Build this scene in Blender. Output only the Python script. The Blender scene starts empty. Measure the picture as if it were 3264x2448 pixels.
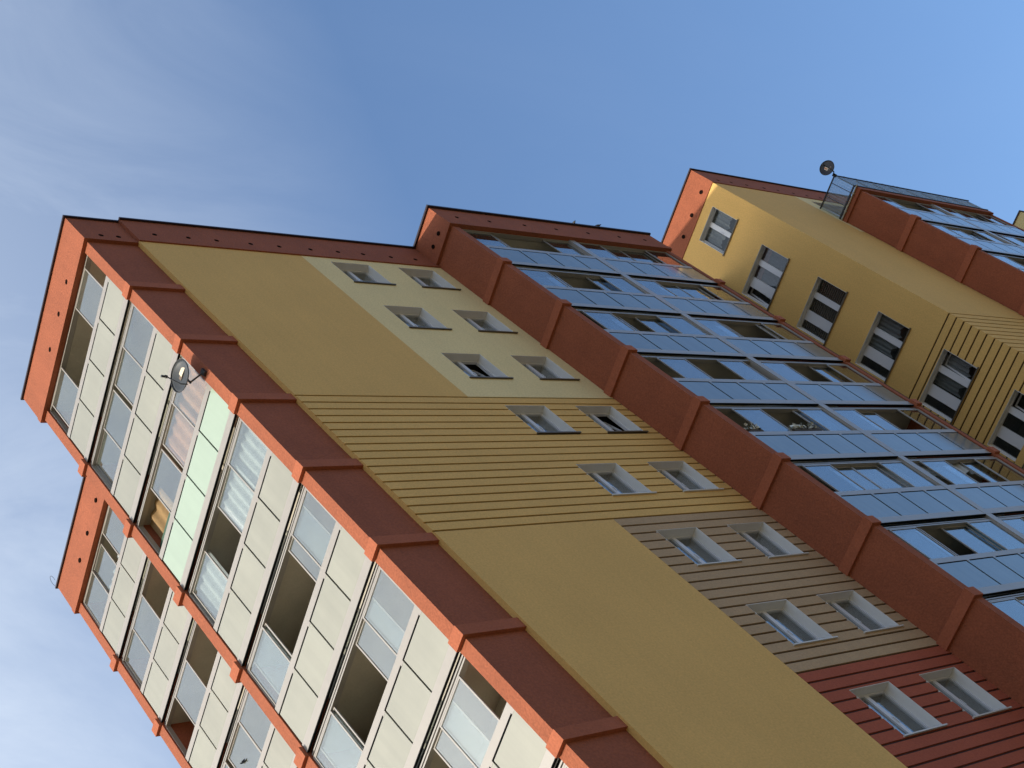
import bpy, bmesh, math, random
from mathutils import Vector, Matrix
random.seed(7)
S = bpy.context.scene
COL = S.collection

# ------------------------------------------------------------------ camera
CAM = Vector((-15.3595, -12.1765, -28.4097))
RIGHT = Vector((0.7469137, -0.3209269, -0.5823451))
DOWN = Vector((0.0147361, 0.8835854, -0.4680381))
FWD = Vector((0.6647577, 0.3410026, 0.6646913))
cd = bpy.data.cameras.new('camera'); cam = bpy.data.objects.new('camera', cd); COL.objects.link(cam)
M = Matrix((( RIGHT.x, -DOWN.x, -FWD.x, CAM.x), (RIGHT.y, -DOWN.y, -FWD.y, CAM.y), (RIGHT.z, -DOWN.z, -FWD.z, CAM.z), (0, 0, 0, 1)))
cam.matrix_world = M
cd.sensor_width = 36; cd.lens = 49.7367; cd.clip_end = 5000; cd.clip_start = 0.1
S.camera = cam
S.render.resolution_x = 1024; S.render.resolution_y = 768

# ------------------------------------------------------------------ sun and sky
SUNDIR = Vector((-1.0, 0.80, 0.29)).normalized()          # towards the sun
sl = bpy.data.lights.new('sun', 'SUN'); sl.energy = 2.1; sl.angle = math.radians(0.53); sl.color = (1.0, 0.90, 0.76)
so = bpy.data.objects.new('sun', sl); COL.objects.link(so)
so.rotation_euler = SUNDIR.to_track_quat('Z', 'Y').to_euler(); so.location = (-60, 50, 20)
W = bpy.data.worlds.new('World'); S.world = W; W.use_nodes = True
nt = W.node_tree; nt.nodes.clear()
def N(tree, t, **kw):
    n = tree.nodes.new(t)
    for k, v in kw.items(): setattr(n, k, v)
    return n
sky = N(nt, 'ShaderNodeTexSky', sky_type='NISHITA', sun_disc=False)
sky.sun_elevation = math.asin(SUNDIR.z); sky.sun_rotation = math.atan2(SUNDIR.x, SUNDIR.y)
sky.altitude = 300; sky.air_density = 1.0; sky.dust_density = 6.5; sky.ozone_density = 3.7
bg = N(nt, 'ShaderNodeBackground'); bg.inputs['Strength'].default_value = 0.15
out = N(nt, 'ShaderNodeOutputWorld')
# thin high cirrus over the whole sky
tc = N(nt, 'ShaderNodeTexCoord')
mp = N(nt, 'ShaderNodeMapping'); mp.inputs['Rotation'].default_value = (0.3, 0.2, 0.9); mp.inputs['Scale'].default_value = (1.1, 3.2, 1.6)
n1 = N(nt, 'ShaderNodeTexNoise'); n1.inputs['Scale'].default_value = 3.0; n1.inputs['Detail'].default_value = 9; n1.inputs['Roughness'].default_value = 0.62; n1.inputs['Distortion'].default_value = 0.6
r1 = N(nt, 'ShaderNodeMapRange'); r1.inputs['From Min'].default_value = 0.42; r1.inputs['From Max'].default_value = 0.85; r1.inputs['To Max'].default_value = 0.36
# the veil thickens towards the sun's side of the sky
dt = N(nt, 'ShaderNodeVectorMath', operation='DOT_PRODUCT'); dt.inputs[1].default_value = SUNDIR
r2 = N(nt, 'ShaderNodeMapRange'); r2.inputs['From Min'].default_value = -0.14; r2.inputs['From Max'].default_value = 0.28; r2.inputs['To Min'].default_value = 0.05; r2.inputs['To Max'].default_value = 1.15
ad = N(nt, 'ShaderNodeMath', operation='ADD'); ad.inputs[1].default_value = 0.41
mu = N(nt, 'ShaderNodeMath', operation='MULTIPLY'); mu.use_clamp = True
mx = N(nt, 'ShaderNodeMix', data_type='RGBA'); mx.inputs['B'].default_value = (2.25, 2.52, 2.9, 1)
L = nt.links.new
L(tc.outputs['Generated'], mp.inputs['Vector']); L(mp.outputs['Vector'], n1.inputs['Vector']); L(n1.outputs['Fac'], r1.inputs['Value'])
L(tc.outputs['Generated'], dt.inputs[0]); L(dt.outputs['Value'], r2.inputs['Value'])
L(r1.outputs['Result'], ad.inputs[0]); L(ad.outputs[0], mu.inputs[0]); L(r2.outputs['Result'], mu.inputs[1])
L(mu.outputs['Value'], mx.inputs['Factor']); L(sky.outputs['Color'], mx.inputs['A']); L(mx.outputs['Result'], bg.inputs['Color']); L(bg.outputs['Background'], out.inputs['Surface'])
S.view_settings.view_transform = 'Standard'; S.view_settings.look = 'None'; S.view_settings.gamma = 1; S.view_settings.use_curve_mapping = False
S.view_settings.exposure = 1.33
S.render.engine = 'CYCLES'
S.cycles.max_bounces = 8; S.cycles.transparent_max_bounces = 12; S.cycles.glossy_bounces = 4; S.cycles.diffuse_bounces = 4
S.cycles.sample_clamp_indirect = 6

# ------------------------------------------------------------------ materials
MATS = {}
def mat(name, col, rough=0.9, blotch=0.06, bscale=0.7, grain=0.08, gscale=22, bump=0.25, ior=1.45, metal=0.0, streak=0.0, rnd=0.0):
    m = bpy.data.materials.new(name); m.use_nodes = True; t = m.node_tree; t.nodes.clear()
    o = N(t, 'ShaderNodeOutputMaterial'); p = N(t, 'ShaderNodeBsdfPrincipled'); t.links.new(p.outputs[0], o.inputs[0])
    p.inputs['Roughness'].default_value = rough; p.inputs['IOR'].default_value = ior; p.inputs['Metallic'].default_value = metal
    g = N(t, 'ShaderNodeNewGeometry')
    a = N(t, 'ShaderNodeTexNoise'); a.inputs['Scale'].default_value = bscale; a.inputs['Detail'].default_value = 5
    b = N(t, 'ShaderNodeTexNoise'); b.inputs['Scale'].default_value = gscale; b.inputs['Detail'].default_value = 3
    t.links.new(g.outputs['Position'], a.inputs['Vector']); t.links.new(g.outputs['Position'], b.inputs['Vector'])
    def rng(src, amt):
        r = N(t, 'ShaderNodeMapRange'); r.inputs['From Min'].default_value = 0.25; r.inputs['From Max'].default_value = 0.75
        r.inputs['To Min'].default_value = 1 - amt; r.inputs['To Max'].default_value = 1 + amt
        t.links.new(src.outputs['Fac'], r.inputs['Value']); return r
    ra = rng(a, blotch); rb = rng(b, grain)
    mm = N(t, 'ShaderNodeMath', operation='MULTIPLY'); t.links.new(ra.outputs[0], mm.inputs[0]); t.links.new(rb.outputs[0], mm.inputs[1])
    last = mm
    if streak:                                                   # rain streaks running down the face
        mpn = N(t, 'ShaderNodeMapping'); mpn.inputs['Scale'].default_value = (5, 5, 0.25)
        c = N(t, 'ShaderNodeTexNoise'); c.inputs['Scale'].default_value = 1.0; c.inputs['Detail'].default_value = 4
        t.links.new(g.outputs['Position'], mpn.inputs['Vector']); t.links.new(mpn.outputs[0], c.inputs['Vector'])
        rc = rng(c, streak); m2 = N(t, 'ShaderNodeMath', operation='MULTIPLY')
        t.links.new(mm.outputs[0], m2.inputs[0]); t.links.new(rc.outputs[0], m2.inputs[1]); last = m2
    if rnd:                                                      # each piece a little different
        oi = N(t, 'ShaderNodeObjectInfo'); ro = N(t, 'ShaderNodeMapRange'); ro.inputs['To Min'].default_value = 1 - rnd; ro.inputs['To Max'].default_value = 1 + rnd
        t.links.new(oi.outputs['Random'], ro.inputs['Value']); m3 = N(t, 'ShaderNodeMath', operation='MULTIPLY')
        t.links.new(last.outputs[0], m3.inputs[0]); t.links.new(ro.outputs[0], m3.inputs[1]); last = m3
    vm = N(t, 'ShaderNodeVectorMath', operation='SCALE'); vm.inputs[0].default_value = col[:3]
    t.links.new(last.outputs[0], vm.inputs['Scale']); t.links.new(vm.outputs[0], p.inputs['Base Color'])
    if bump:
        bp = N(t, 'ShaderNodeBump'); bp.inputs['Strength'].default_value = bump; bp.inputs['Distance'].default_value = 0.02
        t.links.new(b.outputs['Fac'], bp.inputs['Height']); t.links.new(bp.outputs[0], p.inputs['Normal'])
    MATS[name] = m; return m
def glass(name, ior, tint, rough=0.0, wav=0.0, dust=0.0):
    m = bpy.data.materials.new(name); m.use_nodes = True; t = m.node_tree; t.nodes.clear()
    o = N(t, 'ShaderNodeOutputMaterial'); mxs = N(t, 'ShaderNodeMixShader'); f = N(t, 'ShaderNodeFresnel'); f.inputs['IOR'].default_value = ior
    tr = N(t, 'ShaderNodeBsdfTransparent'); tr.inputs[0].default_value = (*tint, 1); g = N(t, 'ShaderNodeNewGeometry')
    gl = N(t, 'ShaderNodeBsdfGlossy'); gl.inputs['Roughness'].default_value = rough; gl.inputs[0].default_value = (0.96, 0.98, 1, 1)
    bf = N(t, 'ShaderNodeMapRange'); bf.inputs['To Min'].default_value = ior; bf.inputs['To Max'].default_value = 1/ior      # same reflectance on both faces of a pane
    t.links.new(g.outputs['Backfacing'], bf.inputs['Value']); t.links.new(bf.outputs[0], f.inputs['IOR'])
    df = N(t, 'ShaderNodeBsdfDiffuse'); df.inputs[0].default_value = (0.60, 0.66, 0.58, 1)
    dn = N(t, 'ShaderNodeTexNoise'); dn.inputs['Scale'].default_value = 1.6; dn.inputs['Detail'].default_value = 4; t.links.new(g.outputs['Position'], dn.inputs['Vector'])
    dr = N(t, 'ShaderNodeMapRange'); dr.inputs['To Min'].default_value = dust*.5; dr.inputs['To Max'].default_value = dust*1.5; t.links.new(dn.outputs['Fac'], dr.inputs['Value'])
    m2 = N(t, 'ShaderNodeMixShader'); t.links.new(dr.outputs[0], m2.inputs[0]); t.links.new(tr.outputs[0], m2.inputs[1]); t.links.new(df.outputs[0], m2.inputs[2])
    t.links.new(f.outputs[0], mxs.inputs[0]); t.links.new(m2.outputs[0], mxs.inputs[1]); t.links.new(gl.outputs[0], mxs.inputs[2]); t.links.new(mxs.outputs[0], o.inputs[0])
    if wav:
        n = N(t, 'ShaderNodeTexNoise'); n.inputs['Scale'].default_value = 1.3; n.inputs['Detail'].default_value = 1
        b = N(t, 'ShaderNodeBump'); b.inputs['Strength'].default_value = wav; b.inputs['Distance'].default_value = 0.03
        t.links.new(g.outputs['Position'], n.inputs['Vector']); t.links.new(n.outputs['Fac'], b.inputs['Height'])
        t.links.new(b.outputs[0], gl.inputs['Normal'])
    MATS[name] = m; return m
def cloth(name, col, trans=0.35):
    m = bpy.data.materials.new(name); m.use_nodes = True; t = m.node_tree; t.nodes.clear()
    o = N(t, 'ShaderNodeOutputMaterial'); mxs = N(t, 'ShaderNodeMixShader'); mxs.inputs[0].default_value = trans
    d = N(t, 'ShaderNodeBsdfDiffuse'); e = N(t, 'ShaderNodeBsdfTranslucent')
    g = N(t, 'ShaderNodeNewGeometry'); n = N(t, 'ShaderNodeTexNoise'); n.inputs['Scale'].default_value = 9; n.inputs['Detail'].default_value = 4
    r = N(t, 'ShaderNodeMapRange'); r.inputs['To Min'].default_value = 0.75; r.inputs['To Max'].default_value = 1.2
    vm = N(t, 'ShaderNodeVectorMath', operation='SCALE'); vm.inputs[0].default_value = col
    t.links.new(g.outputs['Position'], n.inputs['Vector']); t.links.new(n.outputs['Fac'], r.inputs['Value']); t.links.new(r.outputs[0], vm.inputs['Scale'])
    t.links.new(vm.outputs[0], d.inputs[0]); t.links.new(vm.outputs[0], e.inputs[0])
    t.links.new(d.outputs[0], mxs.inputs[1]); t.links.new(e.outputs[0], mxs.inputs[2]); t.links.new(mxs.outputs[0], o.inputs[0])
    MATS[name] = m; return m
mat('orange_stucco', (0.274, 0.079, 0.036), blotch=0.10, bscale=1.1, grain=0.17, bump=0.5, streak=0.05)
mat('band_stucco', (0.335, 0.098, 0.046), blotch=0.08, bscale=1.4, grain=0.15, bump=0.4, streak=0.04)
mat('yellow_stucco', rnd=0.025, col=(0.66, 0.41, 0.13), blotch=0.045, bscale=0.5, grain=0.11, bump=0.3, streak=0.025)
mat('cream_stucco', (0.73, 0.59, 0.30), blotch=0.045, bscale=0.5, grain=0.11, bump=0.3, streak=0.025)
mat('taupe_stucco', rnd=0.025, col=(0.42, 0.29, 0.165), blotch=0.05, grain=0.11, bump=0.3, streak=0.04)
mat('red_stucco', rnd=0.025, col=(0.345, 0.083, 0.042), blotch=0.06, grain=0.13, bump=0.3, streak=0.04)
mat('groove_brown', (0.055, 0.030, 0.012), grain=0.1)
mat('groove_purple', (0.055, 0.028, 0.032), grain=0.1)
mat('roof_flashing', (0.022, 0.012, 0.016), rough=0.45, bump=0)
mat('vent_dark', (0.012, 0.007, 0.006), bump=0, ior=1.02)
mat('aluminium', (0.285, 0.27, 0.25), rough=0.32, blotch=0.04, grain=0.02, gscale=8, bump=0, ior=1.6, streak=0.03)
mat('gasket_shade', (0.010, 0.012, 0.014), rough=0.95, ior=1.05, bump=0, grain=0.02)
mat('milk_panel', (0.282, 0.284, 0.232), rough=0.10, rnd=0.05, blotch=0.07, bscale=0.9, grain=0.01, gscale=6, bump=0, ior=1.75, streak=0.05)
mat('shade_panel', (0.125, 0.16, 0.18), rough=0.09, rnd=0.10, blotch=0.12, bscale=0.9, grain=0.01, gscale=6, bump=0, ior=1.7, streak=0.08)  # darker, bluer copy of milk_panel: the front facade's shade put into the colour
mat('mint_panel', (0.33, 0.42, 0.335), rough=0.10, blotch=0.03, bscale=0.9, grain=0.01, gscale=6, bump=0, ior=1.75, streak=0.03)
mat('concrete', (0.43, 0.40, 0.335), blotch=0.12, bscale=1.3, grain=0.06, bump=0.2)
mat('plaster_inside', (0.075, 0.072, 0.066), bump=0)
mat('reveal_white', (0.70, 0.70, 0.69), blotch=0.04, grain=0.03, bump=0.15)
mat('upvc_white', (0.60, 0.61, 0.64), rough=0.3, blotch=0.02, grain=0.01, bump=0)
mat('sill_white', (0.55, 0.55, 0.53), rough=0.4, blotch=0.05, grain=0.02, bump=0)
mat('sill_metal', (0.10, 0.082, 0.052), rough=0.4, blotch=0.05, grain=0.02, bump=0)
mat('dark_steel', (0.03, 0.032, 0.036), rough=0.45, bump=0)
mat('dish_grey', (0.055, 0.060, 0.062), rough=0.35, blotch=0.1, grain=0.03, bump=0)
mat('dish_black', (0.022, 0.019, 0.02), rough=0.35, bump=0)
mat('plate_white', (0.75, 0.66, 0.50), rough=0.5, bump=0)
mat('plate_orange', (0.55, 0.22, 0.10), rough=0.5, bump=0)
mat('plate_brown', (0.16, 0.12, 0.09), rough=0.5, bump=0)
mat('pipe_beige', (0.34, 0.32, 0.25), rough=0.5, bump=0)
mat('feather', (0.03, 0.032, 0.038), rough=0.7, bump=0)
mat('petal', (0.72, 0.72, 0.64), rough=0.8, bump=0)
mat('leaf', (0.035, 0.05, 0.02), rough=0.8, bump=0)
mat('box_brown', (0.06, 0.045, 0.03), rough=0.8, bump=0)
mat('ground_grass', (0.27, 0.21, 0.11), blotch=0.35, bscale=0.08, grain=0.25, gscale=2.0)
mat('green_board', (0.02, 0.07, 0.04), rough=0.6, bump=0)
glass('pane_glass', 2.0, (0.88, 0.91, 0.89), wav=0.03, dust=0.062)
glass('shade_glass', 2.1, (0.66, 0.69, 0.70), wav=0.03, dust=0.018)  # darker copy of pane_glass, front facade shade put into the tint
glass('window_glass', 1.95, (0.86, 0.88, 0.87), wav=0.02, dust=0.01)
glass('room_glass', 1.42, (0.86, 0.88, 0.87), wav=0.02, dust=0.01)
cloth('cloth_peach', (0.72, 0.37, 0.22)); cloth('cloth_white', (0.66, 0.70, 0.72)); cloth('cloth_tan', (0.40, 0.27, 0.14))
cloth('cloth_lace', (0.34, 0.35, 0.37)); cloth('cloth_pink', (0.32, 0.19, 0.21)); cloth('cloth_blue', (0.12, 0.145, 0.20)); cloth('cloth_teal', (0.30, 0.50, 0.60))
# corrugated translucent sheet of the terrace screen
m = bpy.data.materials.new('poly_sheet'); m.use_nodes = True; t = m.node_tree; t.nodes.clear()
o = N(t, 'ShaderNodeOutputMaterial'); ms = N(t, 'ShaderNodeMixShader'); ms.inputs[0].default_value = 0.42
tr = N(t, 'ShaderNodeBsdfTransparent'); tr.inputs[0].default_value = (0.72, 0.78, 0.80, 1); pr = N(t, 'ShaderNodeBsdfPrincipled'); pr.inputs['Base Color'].default_value = (0.30, 0.34, 0.38, 1); pr.inputs['Roughness'].default_value = 0.25
t.links.new(tr.outputs[0], ms.inputs[1]); t.links.new(pr.outputs[0], ms.inputs[2]); t.links.new(ms.outputs[0], o.inputs[0]); MATS['poly_sheet'] = m

# ------------------------------------------------------------------ mesh helpers
CACHE = {}
def box_mesh(name, boxes, mname):
    """one mesh from boxes (x0,x1,y0,y1,z0,z1); returns mesh, centre"""
    lo = [min(b[i] for b in boxes) for i in (0, 2, 4)]; hi = [max(b[i] for b in boxes) for i in (1, 3, 5)]
    c = [(lo[i] + hi[i]) / 2 for i in range(3)]
    key = (name, mname) + tuple(tuple(round(b[i] - c[i // 2], 3) for i in range(6)) for b in boxes)
    if key in CACHE: return CACHE[key], c
    v, f = [], []
    for b in boxes:
        k = len(v)
        for z in (b[4], b[5]):
            for (x, y) in ((b[0], b[2]), (b[1], b[2]), (b[1], b[3]), (b[0], b[3])): v.append((x - c[0], y - c[1], z - c[2]))
        f += [(k, k+3, k+2, k+1), (k+4, k+5, k+6, k+7), (k, k+1, k+5, k+4), (k+1, k+2, k+6, k+5), (k+2, k+3, k+7, k+6), (k+3, k, k+4, k+7)]
    me = bpy.data.meshes.new(name); me.from_pydata(v, [], f); me.materials.append(MATS[mname]); CACHE[key] = me
    return me, c
def attach(o, parent):
    if parent:
        o.parent = parent
        pm = Matrix.Translation(parent['_w']) if '_w' in parent else parent.matrix_world
        o.matrix_parent_inverse = pm.inverted()
    o['_w'] = list(o.location)
def part(name, boxes, mname, parent=None, label=None):
    me, c = box_mesh(name, boxes, mname)
    o = bpy.data.objects.new(name, me); COL.objects.link(o); o.location = c
    attach(o, parent)
    if label: o['label'] = label
    return o
def meshobj(name, v, f, mname, parent=None, smooth=False, loc=None):
    c = Vector(loc) if loc else sum((Vector(p) for p in v), Vector()) / len(v)
    me = bpy.data.meshes.new(name); me.from_pydata([tuple(Vector(p) - c) for p in v], [], f); me.materials.append(MATS[mname])
    if smooth:
        for p in me.polygons: p.use_smooth = True
    o = bpy.data.objects.new(name, me); COL.objects.link(o); o.location = c; attach(o, parent); return o
def thing(name, label, cat, loc, group=None):
    o = bpy.data.objects.new(name, None); COL.objects.link(o); o.location = loc; o['_w'] = list(loc); o.empty_display_size = 0.3
    o['label'] = label; o['category'] = cat
    if group: o['group'] = group
    return o
def tag(o, label, cat, group=None):
    o['label'] = label; o['category'] = cat
    if group: o['group'] = group
    return o
def tube(pts, rad, seg=8):
    pts = [Vector(p) for p in pts]; v, f = [], []
    for i, p in enumerate(pts):
        d = (pts[min(i+1, len(pts)-1)] - pts[max(i-1, 0)]).normalized()
        a = d.orthogonal().normalized() if i == 0 else (pa - d * pa.dot(d)).normalized()
        pa = a; b = d.cross(a); r = rad[i] if isinstance(rad, (list, tuple)) else rad
        for k in range(seg):
            t_ = 2 * math.pi * k / seg; v.append(p + (a * math.cos(t_) + b * math.sin(t_)) * r)
    for i in range(len(pts) - 1):
        for k in range(seg): f.append((i*seg+k, i*seg+(k+1) % seg, (i+1)*seg+(k+1) % seg, (i+1)*seg+k))
    f.append(tuple(range(seg-1, -1, -1))); f.append(tuple((len(pts)-1)*seg+k for k in range(seg)))
    return v, f
def merge(*vf):
    V, F = [], []
    for v, f in vf:
        k = len(V); V += list(v); F += [tuple(i + k for i in q) for q in f]
    return V, F
def Fm(y0): return lambda u0, u1, z0, z1, n0, n1: (u0, u1, y0 - n1, y0 - n0, z0, z1)      # facade facing -Y, n outward
def Wm(x0): return lambda u0, u1, z0, z1, n0, n1: (x0 - n1, x0 - n0, u0, u1, z0, z1)      # facade facing -X

# ------------------------------------------------------------------ ground
GZ = -30.0
RR = [0, 15, 30, 50, 75, 105, 140, 185, 240, 310, 400, 560, 800, 1200, 2000]; v = [(0, 0, GZ)]; f = []; SEG = 72
sa = math.atan2(SUNDIR.y, SUNDIR.x)
for i, r in enumerate(RR[1:]):
    for k in range(SEG):
        t_ = 2*math.pi*k/SEG; w_ = .5 - .5*math.cos(t_ - sa)                 # unseen hills added to block low sky and bounce warm light, low sunward
        q = min(1, max(0, (r-90)/230)); q = q*q*(3-2*q)
        hgt = q*(18 + 78*w_**1.3 + 9*math.sin(3*t_+1) + 6*math.sin(7*t_)) + 1.5*q*math.sin(r*.05+k)
        v.append((r*math.cos(t_), r*math.sin(t_), GZ + hgt))
f += [(0, 1+k, 1+(k+1) % SEG) for k in range(SEG)]
for i in range(len(RR)-2):
    for k in range(SEG): f.append((1+i*SEG+k, 1+(i+1)*SEG+k, 1+(i+1)*SEG+(k+1) % SEG, 1+i*SEG+(k+1) % SEG))
g = meshobj('ground', v, f, 'ground_grass', None, True, (0, 0, GZ)); g['kind'] = 'structure'

# ------------------------------------------------------------------ the building
B = thing('apartment_building', 'tall stepped apartment block in orange, yellow and cream render with glazed loggias', 'building', (12.0, 4.0, GZ))
H = 2.8
ZB = GZ                                                              # walls run to the ground

def vents(parent, mp_, pts, n=0.0, r=0.068):
    for (u, z) in pts:
        b = mp_(u, u, z, z, n, n); c = Vector((b[0], b[2], b[4])); d = mp_(0, 0, 0, 0, 0, 1); d = Vector((d[0], d[2], 0)) if abs(d[0]) > abs(d[2]) else Vector((0, d[2], 0))
        d.normalize(); s = Vector((0, 0, 1)).cross(d); up = Vector((0, 0, 1)); v = []
        for k in range(12):
            t_ = 2*math.pi*k/12; v.append(c + s*math.cos(t_)*r + up*math.sin(t_)*r + d*0.004)
        for k in range(12): v.append(v[k] - d*0.03)
        meshobj('vent_hole', v, [tuple(range(12)), tuple(range(23, 11, -1))] + [(k, k+12, (k+1) % 12+12, (k+1) % 12) for k in range(12)], 'vent_dark', parent)

def glazing(mp_, bays, zf, sash_list, panel_mat='milk_panel'):
    gp = .062 if panel_mat == 'shade_panel' else .036
    """one storey of loggia glazing. bays: list of (u0,u1,[joints]); sash_list: (u0,u1,track)"""
    fr = []; ga = []; pn = []
    for (u0, u1, js) in bays:
        fr += [mp_(u0, u1, zf+.115, zf+.31, -.13, -.10), mp_(u0, u1, zf+.085, zf+.115, -.13, -.088), mp_(u0, u1, zf+1.275, zf+1.44, -.24, -.10),
               mp_(u0, u1, zf+1.44, zf+1.452, -.24, -.22), mp_(u0, u1, zf+2.685, zf+2.72, -.27, -.135), mp_(u0, u1, zf+2.72, zf+2.765, -.27, -.23), mp_(u0, u1, zf+2.765, zf+2.80, -.27, -.15),
               mp_(u0, u0+.03, zf+1.44, zf+2.685, -.25, -.125), mp_(u1-.03, u1, zf+1.44, zf+2.685, -.25, -.125)]
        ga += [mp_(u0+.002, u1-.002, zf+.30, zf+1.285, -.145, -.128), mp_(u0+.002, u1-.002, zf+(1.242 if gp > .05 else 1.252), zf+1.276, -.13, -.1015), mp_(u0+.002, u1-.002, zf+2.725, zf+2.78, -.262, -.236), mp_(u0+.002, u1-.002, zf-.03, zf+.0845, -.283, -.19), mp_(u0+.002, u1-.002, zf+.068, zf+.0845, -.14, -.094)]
        e = [u0] + js + [u1]
        for a, b in zip(e[:-1], e[1:]):
            fr.append(mp_(a, a+.11, zf+1.232, zf+1.275, -.1255, -.0995))
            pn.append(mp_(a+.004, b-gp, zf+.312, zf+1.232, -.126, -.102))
    G = part('loggia_glazing', fr, 'aluminium', B)
    part('gasket_shade', ga, 'gasket_shade', G)  # panel seals, plus black strips painted in as shade of the gaps
    for p in pn: part('infill_panel', [p], panel_mat, G)
    w = .034
    for (a, b, tr_) in sash_list:
        n1_ = -.137 - .042*tr_; n0_ = n1_ - .03; z0 = zf+1.455; z1 = zf+2.682
        part('sash', [mp_(a, b, z0, z0+w, n0_, n1_), mp_(a, b, z1-w, z1, n0_, n1_), mp_(a, a+w, z0+w, z1-w, n0_, n1_), mp_(b-w, b, z0+w, z1-w, n0_, n1_)], 'aluminium', G)
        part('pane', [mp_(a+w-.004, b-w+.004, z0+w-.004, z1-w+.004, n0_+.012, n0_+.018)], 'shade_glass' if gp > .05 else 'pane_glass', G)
    return G

def loggia_column(mp_, ua, ub, ia, ib, zoff, depth, floors, bays, sashes, posts=(), side_a=True, panel_mats={}, pmat='milk_panel'):
    """side walls (fins), bands, slabs, back wall and glazing. ua..ub outer, ia..ib inner opening; depth = loggia depth"""
    top = zoff + 2.79
    part('side_wall', [mp_(ua+.08, ia, ZB, top, -depth, -.08)], 'orange_stucco', B)
    part('side_wall', [mp_(ib, ub-.08, ZB, top, -depth, -.08)], 'orange_stucco', B)
    part('loggia_back_wall', [mp_(ia, ib, ZB, top, -depth-.25, -depth)], 'concrete', B)
    part('floor_slab', [mp_(ia, ib, top-.085, top-.001, -depth, -.285)], 'concrete', B)
    for f in range(0, floors + 1):
        z = zoff - H*f
        part('floor_band', [mp_(ua, ia-.002, z, z+.27, -depth+.002, 0.0)], 'band_stucco', B)
        part('floor_band', [mp_(ib+.002, ub, z, z+.27, -depth+.002, 0.0)], 'band_stucco', B)
        part('floor_slab', [mp_(ia, ib, z-.04, z+.10, -depth, -.285)], 'concrete', B)
        if posts:
            for (pa, pb) in posts:
                part('partition_wall', [mp_((pa+pb)/2-.09, (pa+pb)/2+.09, z+.10, z+2.76, -depth, -.28)], 'concrete', B)
                part('corner_post', [mp_(pa, pb, z+.09, z+2.885, -.26, -.094)], 'aluminium', B)
        if f < len(sashes): glazing(mp_, bays, z, sashes[f], panel_mats.get(f, pmat))
        else: glazing(mp_, bays, z, [], panel_mats.get(f, pmat))

def parapet(boxes, flash, name='parapet'):
    P_ = part(name, boxes, 'orange_stucco', B)
    part('roof_flashing', flash, 'roof_flashing', P_)
    return P_

# --- column A: sunlit loggias at the near corner (faces -X)
mA = Wm(0.0)
sA = [[(.75, 1.87, 0), (3.54, 4.66, 0)],
      [(.41, 1.55, 0), (1.51, 2.57, 1), (2.69, 3.78, 1), (3.77, 4.82, 2)],
      [(.41, 1.56, 0), (1.53, 2.62, 1), (2.73, 3.80, 1)],
      [(.41, 1.52, 0), (1.49, 2.57, 1), (3.68, 4.78, 1)],
      [(.41, 1.51, 0), (.79, 1.88, 1), (3.62, 4.60, 1), (3.72, 4.82, 0)],
      [(.41, 1.55, 0), (1.06, 2.15, 1), (3.60, 4.60, 1), (3.70, 4.82, 0)],
      [(.79, 1.88, 0), (1.29, 2.36, 1), (3.70, 4.82, 0)],
      [(.41, 1.50, 0), (2.60, 3.70, 1), (3.72, 4.80, 0)], [(.41, 1.50, 0), (1.5, 2.6, 1), (3.72, 4.80, 0)]]
loggia_column(mA, 0.0, 5.22, .37, 4.857, 0.0, 1.45, 8, [(.375, 4.852, [1.475, 2.595, 3.715])], sA, panel_mats={2: 'mint_panel'})
pa = parapet([(0, 1.45, 0, 5.22, 2.79, 4.09)], [(-.056, 1.45, -.056, 5.27, 4.09, 4.145)])
part('parapet_band', [(-.015, 1.448, -.015, 5.235, 2.775, 2.99)], 'orange_stucco', pa)
vents(pa, mA, [(1.388, 3.21), (2.298, 3.22), (3.325, 3.24)]); vents(pa, Fm(0.0), [(.56, 3.09), (1.03, 3.09)])

# --- column B: second column of loggias, set back
mB = Wm(2.335)
sB = [[(6.62, 7.66, 0), (7.62, 8.71, 0), (9.05, 10.0, 1), (9.97, 11.07, 0)],
      [(8.86, 9.98, 0), (9.96, 11.05, 1)],
      [(6.62, 7.7, 0), (8.95, 10.13, 0)],
      [(7.66, 8.73, 0), (8.76, 9.86, 1), (9.95, 11.05, 0)],
      [(6.62, 7.7, 0), (7.7, 8.8, 1), (9.9, 11.0, 0)], [(6.62, 7.7, 0), (8.8, 9.9, 1), (9.9, 11.0, 0)]]
loggia_column(mB, 6.26, 11.48, 6.63, 11.10, -0.02, 1.45, 5, [(6.635, 11.095, [7.69, 8.80, 9.93])], sB)
pb = parapet([(2.335, 3.79, 6.26, 11.48, 2.77, 4.09)], [(2.279, 3.79, 6.2, 11.53, 4.09, 4.145)])
part('parapet_band', [(2.32, 3.788, 6.245, 11.495, 2.755, 2.97)], 'orange_stucco', pb)
vents(pb, mB, [(7.96, 3.2), (9.05, 3.2), (9.98, 3.23)])

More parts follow.
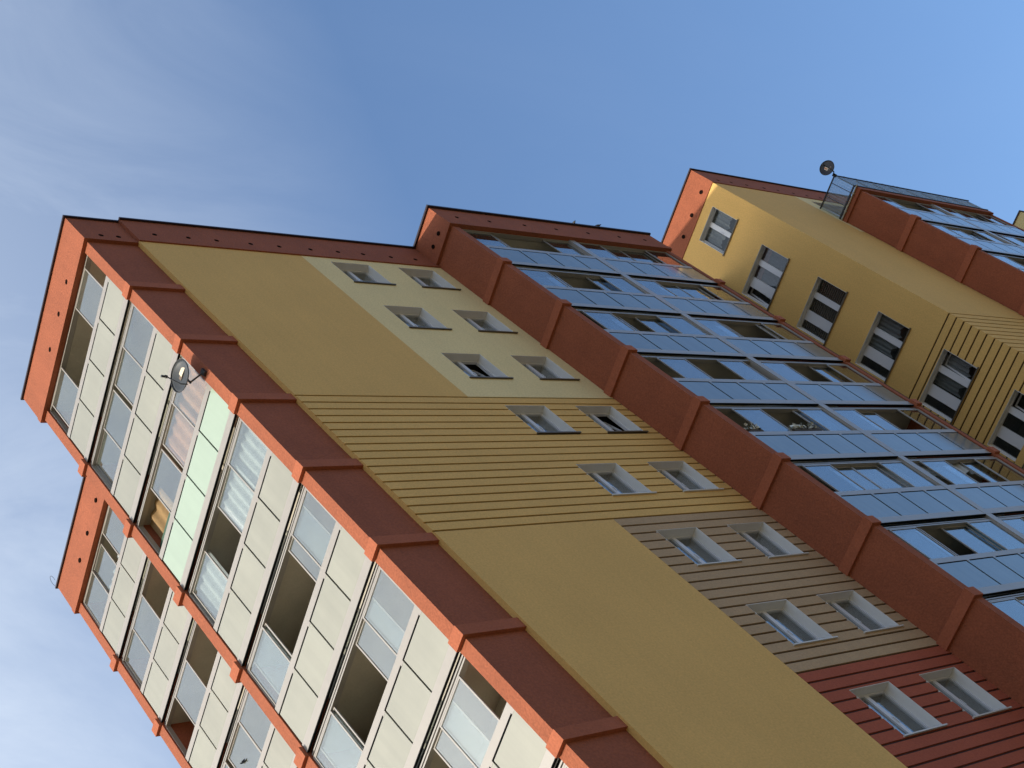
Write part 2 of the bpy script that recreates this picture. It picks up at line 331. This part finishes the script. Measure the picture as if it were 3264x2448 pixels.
# --- windows
def window(mp_, u0, u1, z0, z1, depth, panes, sill_mat='sill_metal', over=.05, open_pane=None, gmat='window_glass'):
    """panes: list of (ua,ub) glass intervals inside u0..u1; frame plane at -depth"""
    fw = .045; fz0, fz1 = z0+.02, z1; d0, d1 = -depth-.07, -depth
    fr = [mp_(u0, u1, fz0, fz0+fw, d0, d1), mp_(u0, u1, fz1-fw, fz1, d0, d1)]
    e = [u0] + [x for p in panes for x in p] + [u1]
    for a, b in zip(e[0::2], e[1::2]):
        if b - a > .01: fr.append(mp_(a, b, fz0+fw, fz1-fw, d0, d1))
    Wn = part('window', fr, 'upvc_white', B)
    part('reveal', [mp_(u0-.001, u0+.012, z0, z1, -depth, -.004), mp_(u1-.012, u1+.001, z0, z1, -depth, -.004), mp_(u0+.012, u1-.012, z1-.012, z1+.001, -depth, -.004)], 'reveal_white', Wn)
    part('sill', [mp_(u0-over, u1+over, z0-.012, z0+.016, -depth-.002, .045), mp_(u0-over, u1+over, z0-(.032 if sill_mat == 'sill_metal' else .018), z0-.0125, .03, .045)], sill_mat, Wn)
    for i, (a, b) in enumerate(panes):
        if open_pane == i:                                            # tilted inwards from the top
            q = [mp_(a, a, fz0+fw, 0, -depth-.05, 0), ]
            hz = fz1-fw-fz0-fw; k = 14
            v = []; f = []
            for (ua_, ub_, za, zb) in ((a, b, 0, .05), (a, b, hz-.05, hz), (a, a+.05, .05, hz-.05), (b-.05, b, .05, hz-.05)):
                j = len(v)
                for (uu, zz) in ((ua_, za), (ub_, za), (ub_, zb), (ua_, zb)):
                    for dn in (0, -.05):
                        nn = -depth-.02 + dn - zz*.16; bb = mp_(uu, uu, fz0+fw+zz, fz0+fw+zz, nn, nn); v.append((bb[0], bb[2], bb[4]))
                f += [(j, j+2, j+4, j+6), (j+7, j+5, j+3, j+1), (j, j+1, j+3, j+2), (j+2, j+3, j+5, j+4), (j+4, j+5, j+7, j+6), (j+6, j+7, j+1, j)]
            meshobj('sash', v, f, 'upvc_white', Wn)
            v = []
            for (uu, zz) in ((a+.05, .05), (b-.05, .05), (b-.05, hz-.05), (a+.05, hz-.05)):
                nn = -depth-.045 - zz*.16; bb = mp_(uu, uu, fz0+fw+zz, fz0+fw+zz, nn, nn); v.append((bb[0], bb[2], bb[4]))
            meshobj('pane', v, [(0, 1, 2, 3)], gmat, Wn)
        else:
            part('pane', [mp_(a-.006, b+.006, fz0+fw-.006, fz1-fw+.006, -depth-.042, -depth-.034)], gmat, Wn)
    part('handle', [mp_(panes[-1][0]-.05, panes[-1][0]-.032, (z0+z1)/2-.16, (z0+z1)/2, d1, d1+.03)], 'upvc_white', Wn)
    return Wn

def wall_strips(mp_, u0, u1, z0, z1, n0, n1, holes):
    """boxes of a wall rectangle with rectangular holes (ua,ub,za,zb)"""
    us = sorted({u0, u1} | {h[0] for h in holes if u0 < h[0] < u1} | {h[1] for h in holes if u0 < h[1] < u1}); bx = []
    for a, b in zip(us[:-1], us[1:]):
        hs = sorted([(max(h[2], z0), min(h[3], z1)) for h in holes if h[0] < b - 1e-4 and h[1] > a + 1e-4 and h[3] > z0 and h[2] < z1]); z = z0
        for (za, zb) in hs:
            if za > z + 1e-4: bx.append(mp_(a, b, z, za, n0, n1))
            z = max(z, zb)
        if z < z1 - 1e-4: bx.append(mp_(a, b, z, z1, n0, n1))
    return bx
GP = .3032; GW = .056
def courses(mp_, u0, u1, ztop, n, holes, mname, wall, th=.03, pre=0.0):
    """n rendered courses below ztop, each a piece of its own; grooves GW high between them"""
    for i in range(n):
        zt = ztop - GP*i - GW/2; zb = ztop - GP*(i+1) + GW/2
        us = sorted({u0, u1} | {h[k] for h in holes for k in (0, 1) if u0 < h[k] < u1 and h[3] > zb and h[2] < zt})
        for a, b in zip(us[:-1], us[1:]):
            za, zc = zb, zt
            for h in holes:
                if h[0] < b - 1e-4 and h[1] > a + 1e-4 and h[3] > zb and h[2] < zt:
                    if h[3] < zt: za = h[3]
                    elif h[2] > zb: zc = h[2]
                    else: za = zc = 0
            if zc - za > .015: part('render_course', [mp_(a, b, za, zc, -th, 0.0)], mname, wall)

# --- front facade of the first section (faces -Y, in shade)
mF = Fm(-.05)
holes = []
for k in range(-1, 8):
    for (a, b) in ((7.15, 8.47), (9.51, 10.83)):
        zt = -.30 - H*k + (.03 if k == -1 else 0); holes.append((a, b, zt-1.39, zt))
XR = 11.29; ZG = -5.505; ZT = ZG - GP*18; ZR = ZG - GP*36
part('wall', wall_strips(mF, 1.45, 6.32, ZG+GW/2, 2.79, -.30, 0, []), 'yellow_stucco', B)
part('wall', wall_strips(mF, 6.32, XR, ZG+GW/2, 2.79, -.30, 0, holes), 'cream_stucco', B)
w1 = part('wall', wall_strips(mF, 1.475, XR, ZT-GW/2, ZG+GW/2, -.30, -.03, holes), 'groove_brown', B)
part('wall', [mF(1.45, 1.475, ZT-GW/2, ZG+GW/2, -.30, -.031)], 'yellow_stucco', B)
part('wall', wall_strips(mF, 1.45, 6.32, ZB, ZT-GW/2, -.30, 0, []), 'yellow_stucco', B)
w2 = part('wall', wall_strips(mF, 6.32, XR, ZR, ZT-GW/2, -.30, -.03, holes), 'groove_brown', B)
w3 = part('wall', wall_strips(mF, 6.32, XR, ZR-GP*15, ZR, -.30, -.03, holes), 'groove_purple', B)
part('wall', wall_strips(mF, 6.32, XR, ZB, ZR-GP*15, -.30, 0, []), 'red_stucco', B)
courses(mF, 1.45, XR, ZG, 18, holes, 'yellow_stucco', w1)
courses(mF, 6.325, XR, ZT, 18, holes, 'taupe_stucco', w2)
courses(mF, 6.325, XR, ZR, 15, holes, 'red_stucco', w3)
tilt = {(-1, 0): None, (2, 0): 1, (3, 1): 1}
for i, h in enumerate(holes):
    k = i // 2 - 1; c = (h[0]+h[1])/2
    window(mF, h[0], h[1], h[2], h[3], .22, [(h[0]+.065, c-.06), (c+.06, h[1]-.065)], open_pane=1 if (k, i % 2) in ((1, 0), (2, 1)) else None, sill_mat='sill_metal' if k < 3 else 'sill_white')
pf = parapet([(1.452, 11.3, -.09, .25, 2.78, 4.09)], [(1.452, 11.3, -.15, .25, 4.09, 4.145)])
vents(pf, Fm(-.09), [(2.154-.07, 3.25), (3.06, 3.25), (3.90, 3.24), (4.94, 3.22), (5.85, 3.22), (6.88, 3.22), (7.82, 3.23), (8.70, 3.23), (9.69, 3.20), (10.60, 3.19)])
# inside of the first section: floor slabs, room walls, roof
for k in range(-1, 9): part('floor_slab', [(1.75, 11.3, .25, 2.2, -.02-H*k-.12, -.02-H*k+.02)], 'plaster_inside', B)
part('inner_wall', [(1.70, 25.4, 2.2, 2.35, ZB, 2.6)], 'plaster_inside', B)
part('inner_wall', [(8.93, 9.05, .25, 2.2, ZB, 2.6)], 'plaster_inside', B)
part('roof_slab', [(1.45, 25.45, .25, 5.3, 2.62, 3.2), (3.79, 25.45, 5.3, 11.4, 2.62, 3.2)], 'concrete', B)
part('wall', [(3.79, 4.1, 5.2, 11.4, ZB, 2.62), (1.7, 3.79, 5.22, 5.5, ZB, 2.62)], 'yellow_stucco', B)

# --- projecting loggia block of the first section
def front_block(dx, dy, dz, sashes, floors):
    y0 = -1.45 + dy; m_ = Fm(y0); X = lambda x: x + dx
    bays = [(X(11.565), X(16.14), [X(12.86), X(13.97), X(15.07)]), (X(16.40), X(20.745), [X(17.56), X(18.62), X(19.72)])]
    ss = [[(X(a), X(b), t_) for (a, b, t_) in fl] for fl in sashes]
    loggia_column(m_, X(11.207), X(21.02), X(11.56), X(20.75), .18+dz, 1.40, floors, bays, ss, posts=[(X(16.14), X(16.40))], pmat='shade_panel')
    return m_, y0
s2 = [[(11.62, 12.83, 1), (11.9, 13.0, 2), (15.01, 16.12, 1), (16.48, 17.53, 0), (17.48, 18.5, 2), (18.45, 19.7, 2), (19.68, 20.72, 0)],
      [(11.62, 12.84, 0), (12.12, 13.2, 2), (14.52, 15.6, 2), (15.07, 16.11, 0), (16.43, 17.5, 0), (17.46, 18.54, 2), (18.5, 19.6, 2), (19.68, 20.72, 0)],
      [(11.9, 13.0, 0), (12.28, 13.35, 2), (14.02, 15.1, 2), (14.9, 16.05, 0), (16.43, 17.54, 0), (16.8, 17.9, 2), (19.42, 20.4, 1), (19.7, 20.72, 0)],
      [(12.23, 13.35, 0), (14.66, 15.74, 0), (16.5, 17.62, 0), (18.89, 19.95, 2), (19.7, 20.72, 0)],
      [(12.32, 13.45, 0), (14.80, 15.9, 1), (15.02, 16.11, 0), (16.43, 17.56, 0), (17.5, 18.55, 2), (19.66, 20.72, 0)],
      [(11.93, 13.02, 0), (12.95, 13.95, 2), (13.88, 15.0, 2), (15.06, 16.11, 0), (16.89, 18.06, 0), (17.2, 18.27, 2), (18.91, 19.9, 2), (19.55, 20.72, 0)],
      [(11.78, 12.83, 0), (11.95, 13.03, 1), (13.94, 15.05, 2), (15.02, 16.11, 0), (16.43, 17.5, 0), (17.5, 18.6, 1), (18.6, 19.7, 2), (19.68, 20.72, 0)],
      [(11.62, 12.75, 0), (12.7, 13.8, 1), (13.8, 15.0, 2), (15.02, 16.11, 0), (16.43, 17.5, 0), (18.6, 19.7, 2)]]
m2, _ = front_block(0, 0, 0, s2, 7)
p2 = parapet([(11.207, 21.02, -1.45, .25, 2.915, 4.10)], [(11.14, 21.07, -1.525, .3, 4.10, 4.165)])
part('parapet_band', [(11.19, 21.035, -1.465, .2, 2.90, 3.12)], 'orange_stucco', p2)
vents(p2, Fm(-1.45), [(11.9, 3.52), (13.19, 3.50), (14.68, 3.53), (16.05, 3.515), (17.5, 3.515), (18.98, 3.52), (20.24, 3.51)]); vents(p2, Wm(11.207), [(-.96, 3.27), (-.51, 3.31)])
# wall behind and between the first and second section, and an added unseen storey casting the parapet shadow
part('wall', [(21.02, 25.45, -.05, .25, ZB, 4.0)], 'plaster_inside', B)  # outer recess wall coloured dark so the tall wall's windows reflect shade
part('shadow_storey', [(9.4, 20.0, 9.0, 10.8, 3.2, 10.2)], 'cream_stucco', B)

# --- second section: tall wall with windows facing -X, front facing -Y
X3 = 25.45; Y3 = -3.17; mW3 = Wm(X3); mF3 = Fm(Y3); ZG3 = -5.235
h3 = [(-2.385, -1.0, 4.24, 5.61)] + [(-2.075, -.105, 1.41-H*k, 2.80-H*k) for k in range(0, 5)]
hF3 = [(31.1, 33.4, 3.75, 5.68)]
part('wall', wall_strips(mW3, Y3, 8.0, ZG3+GW/2, 6.03, -.30, 0, h3), 'yellow_stucco', B)
w4 = part('wall', wall_strips(mW3, Y3+.03, 8.0, ZG3-GP*14, ZG3+GW/2, -.30, -.03, h3), 'groove_brown', B)
part('wall', [mW3(Y3, 8.0, ZB, ZG3-GP*14, -.30, 0)], 'yellow_stucco', B)
part('wall', wall_strips(mF3, X3+.30, 30.42, ZG3+GW/2, 6.03, -.30, 0, []), 'yellow_stucco', B)
part('wall', wall_strips(mF3, 30.42, 44.9, 2.5, 6.03, -.30, 0, hF3), 'cream_stucco', B)
part('wall', [mF3(30.42, 44.9, ZB, 2.5, -.30, 0)], 'yellow_stucco', B)
w5 = part('wall', wall_strips(mF3, X3+.30, 30.42, ZG3-GP*14, ZG3+GW/2, -.30, -.03, []), 'groove_brown', B)
part('wall', [mF3(X3+.30, 30.42, ZB, ZG3-GP*14, -.30, 0)], 'yellow_stucco', B)
courses(mW3, Y3, 3.0, ZG3, 14, h3, 'yellow_stucco', w4)
courses(mF3, X3+.0301, 30.42, ZG3, 14, [], 'yellow_stucco', w5)
h = h3[0]; window(mW3, h[0], h[1], h[2], h[3], .20, [(-2.33, -1.79), (-1.60, -1.06)], gmat='room_glass')
for k, h in enumerate(h3[1:]):
    window(mW3, h[0], h[1], h[2], h[3], .20, [(-2.02, -1.51), (-1.29, -.82), (-.45, -.14)], open_pane={0: 2, 3: 0, 4: 0}.get(k), gmat='room_glass')
h = hF3[0]; window(mF3, h[0], h[1], h[2], h[3], .20, [(31.2, 32.2), (32.3, 33.3)])
p3 = parapet([(X3-.03, 44.9, Y3-.03, 8.0, 6.03, 7.24)], [(X3-.085, 44.9, Y3-.085, 8.05, 7.24, 7.295)])
vents(p3, mW3, [(-2.64, 6.36), (-1.69, 6.37), (-.81, 6.36)], n=.03, r=.078); vents(p3, Fm(Y3-.03), [(26.1, 6.38), (26.88, 6.38), (27.8, 6.37), (28.87, 6.37), (29.75, 6.37), (30.7, 6.33), (31.6, 6.33), (32.5, 6.33)])
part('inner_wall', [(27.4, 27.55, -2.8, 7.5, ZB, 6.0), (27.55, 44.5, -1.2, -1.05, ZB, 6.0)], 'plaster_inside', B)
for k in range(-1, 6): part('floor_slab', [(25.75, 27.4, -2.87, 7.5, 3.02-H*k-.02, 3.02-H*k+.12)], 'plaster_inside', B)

# --- loggia block of the second section with the roof terrace
s4 = [[(11.62, 12.8, 0), (12.0, 13.1, 1), (15.0, 16.12, 0), (16.43, 17.5, 0), (17.46, 18.6, 1), (18.6, 19.7, 2), (19.66, 20.72, 0)],
      [(11.62, 12.84, 0), (12.9, 14.0, 1), (14.1, 15.1, 2), (15.07, 16.11, 0), (17.0, 18.1, 0), (18.4, 19.5, 2), (19.66, 20.72, 0)],
      [(11.9, 13.0, 0), (14.8, 16.05, 0), (16.43, 17.54, 0), (17.46, 18.6, 1), (19.6, 20.7, 0)], [(11.62, 12.84, 0), (15.0, 16.1, 1), (16.43, 17.5, 0)]]
m4, y4 = front_block(19.42, -3.13, .44, s4, 3)
part('terrace_slab', [(30.63, 40.44, -4.58, Y3-.002, 3.395, 3.63)], 'orange_stucco', B)
# terrace screen: corrugated translucent sheets between dark rails
T = thing('terrace_screen', 'corrugated translucent sheet screen with dark rails on the loggia roof terrace', 'screen', (35.5, -4.55, 3.63))
def corr(p0, p1, z0, z1, step=.055, amp=.012):
    p0, p1 = Vector(p0), Vector(p1); d = p1-p0; n = int(d.length/step); nn = Vector((d.y, -d.x, 0)).normalized(); v, f = [], []
    for i in range(n+1):
        q = p0 + d*(i/n) + nn*(amp if i % 2 else -amp); v += [(q.x, q.y, z0), (q.x, q.y, z1)]
    for i in range(n): f.append((2*i, 2*i+2, 2*i+3, 2*i+1))
    return v, f
v, f = corr((30.66, Y3-.02, 0), (30.66, -4.55, 0), 3.74, 4.76); meshobj('side_sheet', v, f, 'poly_sheet', T)
v, f = corr((30.66, -4.55, 0), (40.42, -4.55, 0), 3.76, 4.76); meshobj('front_sheet', v, f, 'poly_sheet', T)
part('rail', [(30.615, 30.655, -4.60, Y3-.005, 4.755, 4.80)], 'dark_steel', T); part('rail', [(30.655, 40.46, -4.60, -4.555, 4.755, 4.80)], 'dark_steel', T)
part('rail', [(30.60, 30.655, -4.60, Y3-.005, 3.70, 3.76)], 'dark_steel', T); part('rail', [(30.655, 40.46, -4.60, -4.56, 3.70, 3.76)], 'dark_steel', T)
for yy in (-4.27, -3.72): part('stay', [(30.625, 30.65, yy-.012, yy+.012, 3.76, 4.755)], 'dark_steel', T)
for i in range(9):
    xx = 30.9 + i*1.18; part('post', [(xx-.02, xx+.02, -4.54, -4.50, 3.63, 4.755)], 'dark_steel', T)
for i in range(7):
    xx = 31.3 + i*.62 + (i % 3)*.17; part('clip', [(xx-.05, xx+.05, -4.60, -4.56, 4.80, 4.835)], 'dark_steel', T)
v, f = tube([(30.585, -4.66, 3.60), (30.585, Y3-.01, 3.60)], .028); pipe = meshobj('drain_pipe', v, f, 'pipe_beige', B)
for yy in (-4.3, -3.55): part('pipe_clip', [(30.54, 30.63, yy-.02, yy+.02, 3.55, 3.64)], 'pipe_beige', B)
# further wing past the terrace
part('wall', [(44.95, 49.0, -4.52, 6.0, ZB, 4.78)], 'cream_stucco', B)
part('roof_flashing', [(44.9, 49.05, -4.58, 6.05, 4.78, 4.84)], 'roof_flashing', B)
part('wall', [(40.36, 44.9, -4.3, Y3-.31, ZB, 2.5)], 'orange_stucco', B)

# ------------------------------------------------------------------ things on and in the building
def curtain(label, mp_, u0, u1, z0, z1, n, mname, waves=7, amp=.03, hem=0.0, group=None):
    k = waves*6; v, f = [], []
    for i in range(k+1):
        s = i/k; nn = n + amp*math.sin(s*waves*2*math.pi) + amp*.4*math.sin(s*waves*3.1+1)
        zz = z0 + (hem*abs(math.sin(s*math.pi*3)) if hem else 0)
        for z in (zz, (zz+z1)/2, z1):
            b = mp_(u0+(u1-u0)*s, 0, z, 0, nn, nn); v.append((b[0], b[2], b[4]))
    for i in range(k):
        for j in range(2): f.append((3*i+j, 3*i+3+j, 3*i+4+j, 3*i+1+j))
    return tag(meshobj('curtain', v, f, mname, None, True), label, 'curtain', group)
curtain('peach curtain behind the loggia glass beside the grey satellite dish', mA, .5, 2.7, -4.2, -2.78, -.31, 'cloth_peach')
curtain('tan curtain in the open end of the mint green panelled loggia', mA, 3.75, 4.8, -4.1, -2.9, -.42, 'cloth_tan', 3)
curtain('white curtain behind the sunlit loggia glass below the mint green panels', mA, .45, 2.6, -6.98, -5.62, -.31, 'cloth_white', 9, .035)
curtain('pale curtain behind the end sash of the loggia below the mint green panels', mA, 3.7, 4.8, -6.95, -5.62, -.31, 'cloth_white', 4)
curtain('low white cafe curtain in the top loggia of the set back column', mB, 8.9, 10.4, 1.44, 1.85, -.34, 'cloth_white', 6, .03, .12)
tag(part('board', [mA(3.9, 4.84, -4.15, -3.75, -.34, -.31)], 'green_board'), 'dark green board standing behind the tan curtain in the sunlit loggia', 'board')
curtain('white net curtain in the left loggia bay one floor below the white flower boxes', m2, 13.3, 16.0, -12.35, -11.0, -.33, 'cloth_white', 11)
curtain('gathered white lace in the right loggia bay one floor below the white flower boxes', m2, 16.5, 19.3, -11.75, -11.02, -.33, 'cloth_white', 12, .04, .25)
curtain('teal curtain in the left loggia bay two floors below the white flower boxes', m2, 14.9, 16.1, -15.1, -13.85, -.33, 'cloth_teal', 3)
curtain('scalloped white lace curtain in the topmost window of the tall yellow wall', mW3, -2.33, -1.07, 4.72, 5.70, -.34, 'cloth_lace', 8, .03, .10)
curtain('pink band of curtain in the second window from the top of the yellow wall', mW3, -2.03, -.80, 2.50, 2.95, -.36, 'cloth_pink', 5, .012)
curtain('blue grey curtain under the pink one in the second window of the yellow wall', mW3, -2.03, -.80, 1.55, 2.495, -.36, 'cloth_blue', 6, .012)
curtain('scalloped lace curtain in the fourth window down the tall yellow wall', mW3, -2.0, -.82, -3.85, -2.70, -.34, 'cloth_lace', 8, .03, .18)
curtain('lace curtain behind the tilted sash of the fifth window down the yellow wall', mW3, -2.0, -.82, -6.65, -5.55, -.46, 'cloth_lace', 8, .03, .18)
# slatted blind in the third window of the yellow wall
bl = thing('window_blind', 'dark slatted blind in the third window down the tall yellow wall', 'blind', (X3+.40, -1.1, -1.3))
for i in range(16): part('slat', [(X3+.33, X3+.37, -2.03, -.15, -1.22+i*.085, -1.18+i*.085)], 'plate_brown', bl)

def dish(label, center, n, up, R_, mname, foot, armmat='dark_steel', fx=.42):
    n = Vector(n).normalized(); u = (Vector(up) - n*Vector(up).dot(n)).normalized(); s = u.cross(n); c = Vector(center)
    D = thing('satellite_dish', label, 'satellite dish', foot)
    v, f = [], []; RN, SG = 6, 28
    for side in (0, 1):
        for i in range(RN+1):
            r = R_*i/RN
            for k in range(SG):
                t_ = 2*math.pi*k/SG; v.append(c + (s*math.cos(t_)*.92 + u*math.sin(t_))*r + n*(.22*R_*((i/RN)**2-1)*1.0) - n*(.012*side))
    for side in (0, 1):
        o_ = side*(RN+1)*SG
        for i in range(RN):
            for k in range(SG):
                q = (o_+i*SG+k, o_+i*SG+(k+1) % SG, o_+(i+1)*SG+(k+1) % SG, o_+(i+1)*SG+k); f.append(q if side == 0 else q[::-1])
    o2 = (RN+1)*SG
    for k in range(SG): f.append((RN*SG+k, RN*SG+(k+1) % SG, o2+RN*SG+(k+1) % SG, o2+RN*SG+k))
    meshobj('reflector', v, f, mname, D, True)
    v, f = tube([c + (s*math.cos(t_)*.92 + u*math.sin(t_))*R_ for t_ in [2*math.pi*k/28 for k in range(29)]], .012, 6); meshobj('rim', v, f, armmat, D)
    lnb = c + n*fx - u*R_*.42; base = c - u*R_*1.02 - n*.02
    v, f = tube([base, base + n*.18 - u*.03, lnb - n*.04], .014, 6); meshobj('feed_arm', v, f, armmat, D)
    v, f = tube([lnb - n*.05, lnb + n*.0, lnb + n*.01, lnb + n*.09], [.035, .04, .026, .03], 10); meshobj('feed_horn', v, f, armmat, D)
    bk = c - n*(.22*R_+.05)
    v, f = merge(tube([c - n*.22*R_, bk], .06, 8), tube([bk + u*.05, bk - u*.30], .024, 8), tube([bk - u*.28, Vector(foot)], .02, 8)); meshobj('mount', v, f, armmat, D)
    fo = Vector(foot)
    part('foot_plate', [(fo.x-.03, fo.x+.03, fo.y-.06, fo.y+.06, fo.z-.08, fo.z+.08)], armmat, D)
    def plate(nm, ctr, w_, h_, mm):
        p = c + s*ctr[0] + u*ctr[1] + n*(-.22*R_*(1-((ctr[0]**2+ctr[1]**2)/R_**2)) + .012)
        v = []
        for dz in (0, -.006):
            for (a, b) in ((-1, -1), (1, -1), (1, 1), (-1, 1)): v.append(p + s*a*w_ + u*b*h_ + n*dz)
        meshobj(nm, v, [(0, 1, 2, 3), (7, 6, 5, 4), (0, 4, 5, 1), (1, 5, 6, 2), (2, 6, 7, 3), (3, 7, 4, 0)], mm, D)
    return D, plate, R_
D1, pl, r = dish('grey satellite dish with a pale label bracketed to the orange fin of the sunlit loggias', (-.28, .50, -3.62), (-.93, -.10, .05), (0, 0, 1), .39, 'dish_grey', (.05, .22, -3.98))
pl('label_plate', (.12, .09), .15, .07, 'plate_white'); pl('label_mark', (-.06, .06), .055, .055, 'plate_brown')
D2, pl, r = dish('black satellite dish on the corner of the roof terrace screen against the sky', (30.45, -4.74, 5.12), (-.95, -.25, .06), (0, 0, 1), .33, 'dish_black', (30.66, -4.58, 4.80))
pl('label_plate', (-.04, .07), .055, .11, 'plate_white'); pl('label_mark', (-.04, .08), .03, .085, 'plate_orange'); pl('label_mark', (.04, -.10), .10, .03, 'plate_brown')

def pigeon(label, loc, yaw, k_=.8):
    sp = [(-.17, 0, .02, .012), (-.11, 0, .045, .03), (-.04, 0, .085, .058), (.03, 0, .125, .064), (.075, 0, .165, .048), (.09, 0, .205, .030), (.098, 0, .235, .034), (.112, 0, .252, .028), (.135, 0, .247, .010), (.150, 0, .242, .004)]
    v, f = tube([p[:3] for p in sp], [p[3] for p in sp], 12)
    legs = [tube([(.02, s_*.025, .10), (.025, s_*.025, .0)], .007, 6) for s_ in (-1, 1)]
    v, f = merge((v, f), *legs); c, s_ = math.cos(yaw), math.sin(yaw)
    v = [(loc[0]+k_*(p[0]*c-p[1]*s_), loc[1]+k_*(p[0]*s_+p[1]*c), loc[2]+k_*p[2]) for p in v]
    return tag(meshobj('bird', v, f, 'feather', None, True, loc), label, 'bird', 'birds on the roof edge')
pigeon('small dark bird on the middle roof edge, the one nearer the corner', (17.45, -1.49, 4.165), 1.2)
pigeon('small dark bird on the middle roof edge, the one nearer the yellow wall', (18.55, -1.49, 4.165), 2.3)

def flowers(label, x0, x1, z, n):
    Fb = thing('flower_box', label, 'flower box', ((x0+x1)/2, -1.30, z), 'white flower boxes on the loggia rail')
    part('trough', [(x0, x1, -1.35, -1.22, z, z+.11)], 'box_brown', Fb)
    rnd = random.Random(n); vf = []; lf = []
    for i in range(n):
        c = Vector((rnd.uniform(x0, x1), rnd.uniform(-1.42, -1.22), z + rnd.uniform(.10, .30))); r = rnd.uniform(.04, .07)
        a = Vector((rnd.uniform(-1, 1), rnd.uniform(-1.4, .2), rnd.uniform(-.5, 1))).normalized(); b = a.orthogonal().normalized(); e = a.cross(b); v = [c + a*.012]
        for k in range(10):
            t_ = 2*math.pi*k/10; rr = r*(1 if k % 2 else .6); v.append(c + (b*math.cos(t_)+e*math.sin(t_))*rr)
        vf.append((v, [(0, k+1, (k+1) % 10+1) for k in range(10)]))
    for i in range(n*3):
        c = Vector((rnd.uniform(x0, x1), rnd.uniform(-1.40, -1.20), z + rnd.uniform(.05, .25))); a = Vector((rnd.uniform(-1, 1), rnd.uniform(-1, 1), rnd.uniform(-.3, 1))).normalized(); b = a.orthogonal().normalized()
        lf.append(([c, c+a*.04+b*.02, c+a*.09, c+a*.04-b*.02], [(0, 1, 2, 3)]))
    v, f = merge(*vf); o = meshobj('blossoms', v, f, 'petal', Fb); o['kind'] = 'stuff'
    v, f = merge(*lf); o = meshobj('foliage', v, f, 'leaf', Fb); o['kind'] = 'stuff'
flowers('short box of white flowers at the brown wall end of a loggia rail', 11.72, 12.25, -9.55, 26)
flowers('long box of white flowers in the middle of a loggia rail', 13.5, 14.62, -9.55, 60)

# black bird sticker on a pane of the set back column
v = [(0, 0), (.10, .03), (.20, .14), (.17, .16), (.10, .10), (.06, .13), (.03, .09), (-.02, .07), (-.12, .02), (-.05, -.02), (-.10, -.08), (-.03, -.05)]
st = meshobj('bird_sticker', [mB(9.42+a*.8, 0, -6.40+b*.8, 0, -.158, -.158)[0:1] + (9.42+a*.8, -6.40+b*.8) for (a, b) in v], [tuple(range(12))], 'gasket_shade', B)
# loose wire at the roof corner of the set back column
pts = [(2.27 - .10*math.sin(t_*.35), 11.35 + .12*math.cos(t_*.5) , 4.16 + .22*math.sin(t_*.39)) for t_ in range(9)]
v, f = tube(pts, .006, 5); tag(meshobj('wire', v, f, 'dark_steel'), 'thin loop of wire sticking up from the roof corner of the set back loggias', 'wire')

for o in bpy.data.objects:
    if '_w' in o: del o['_w']
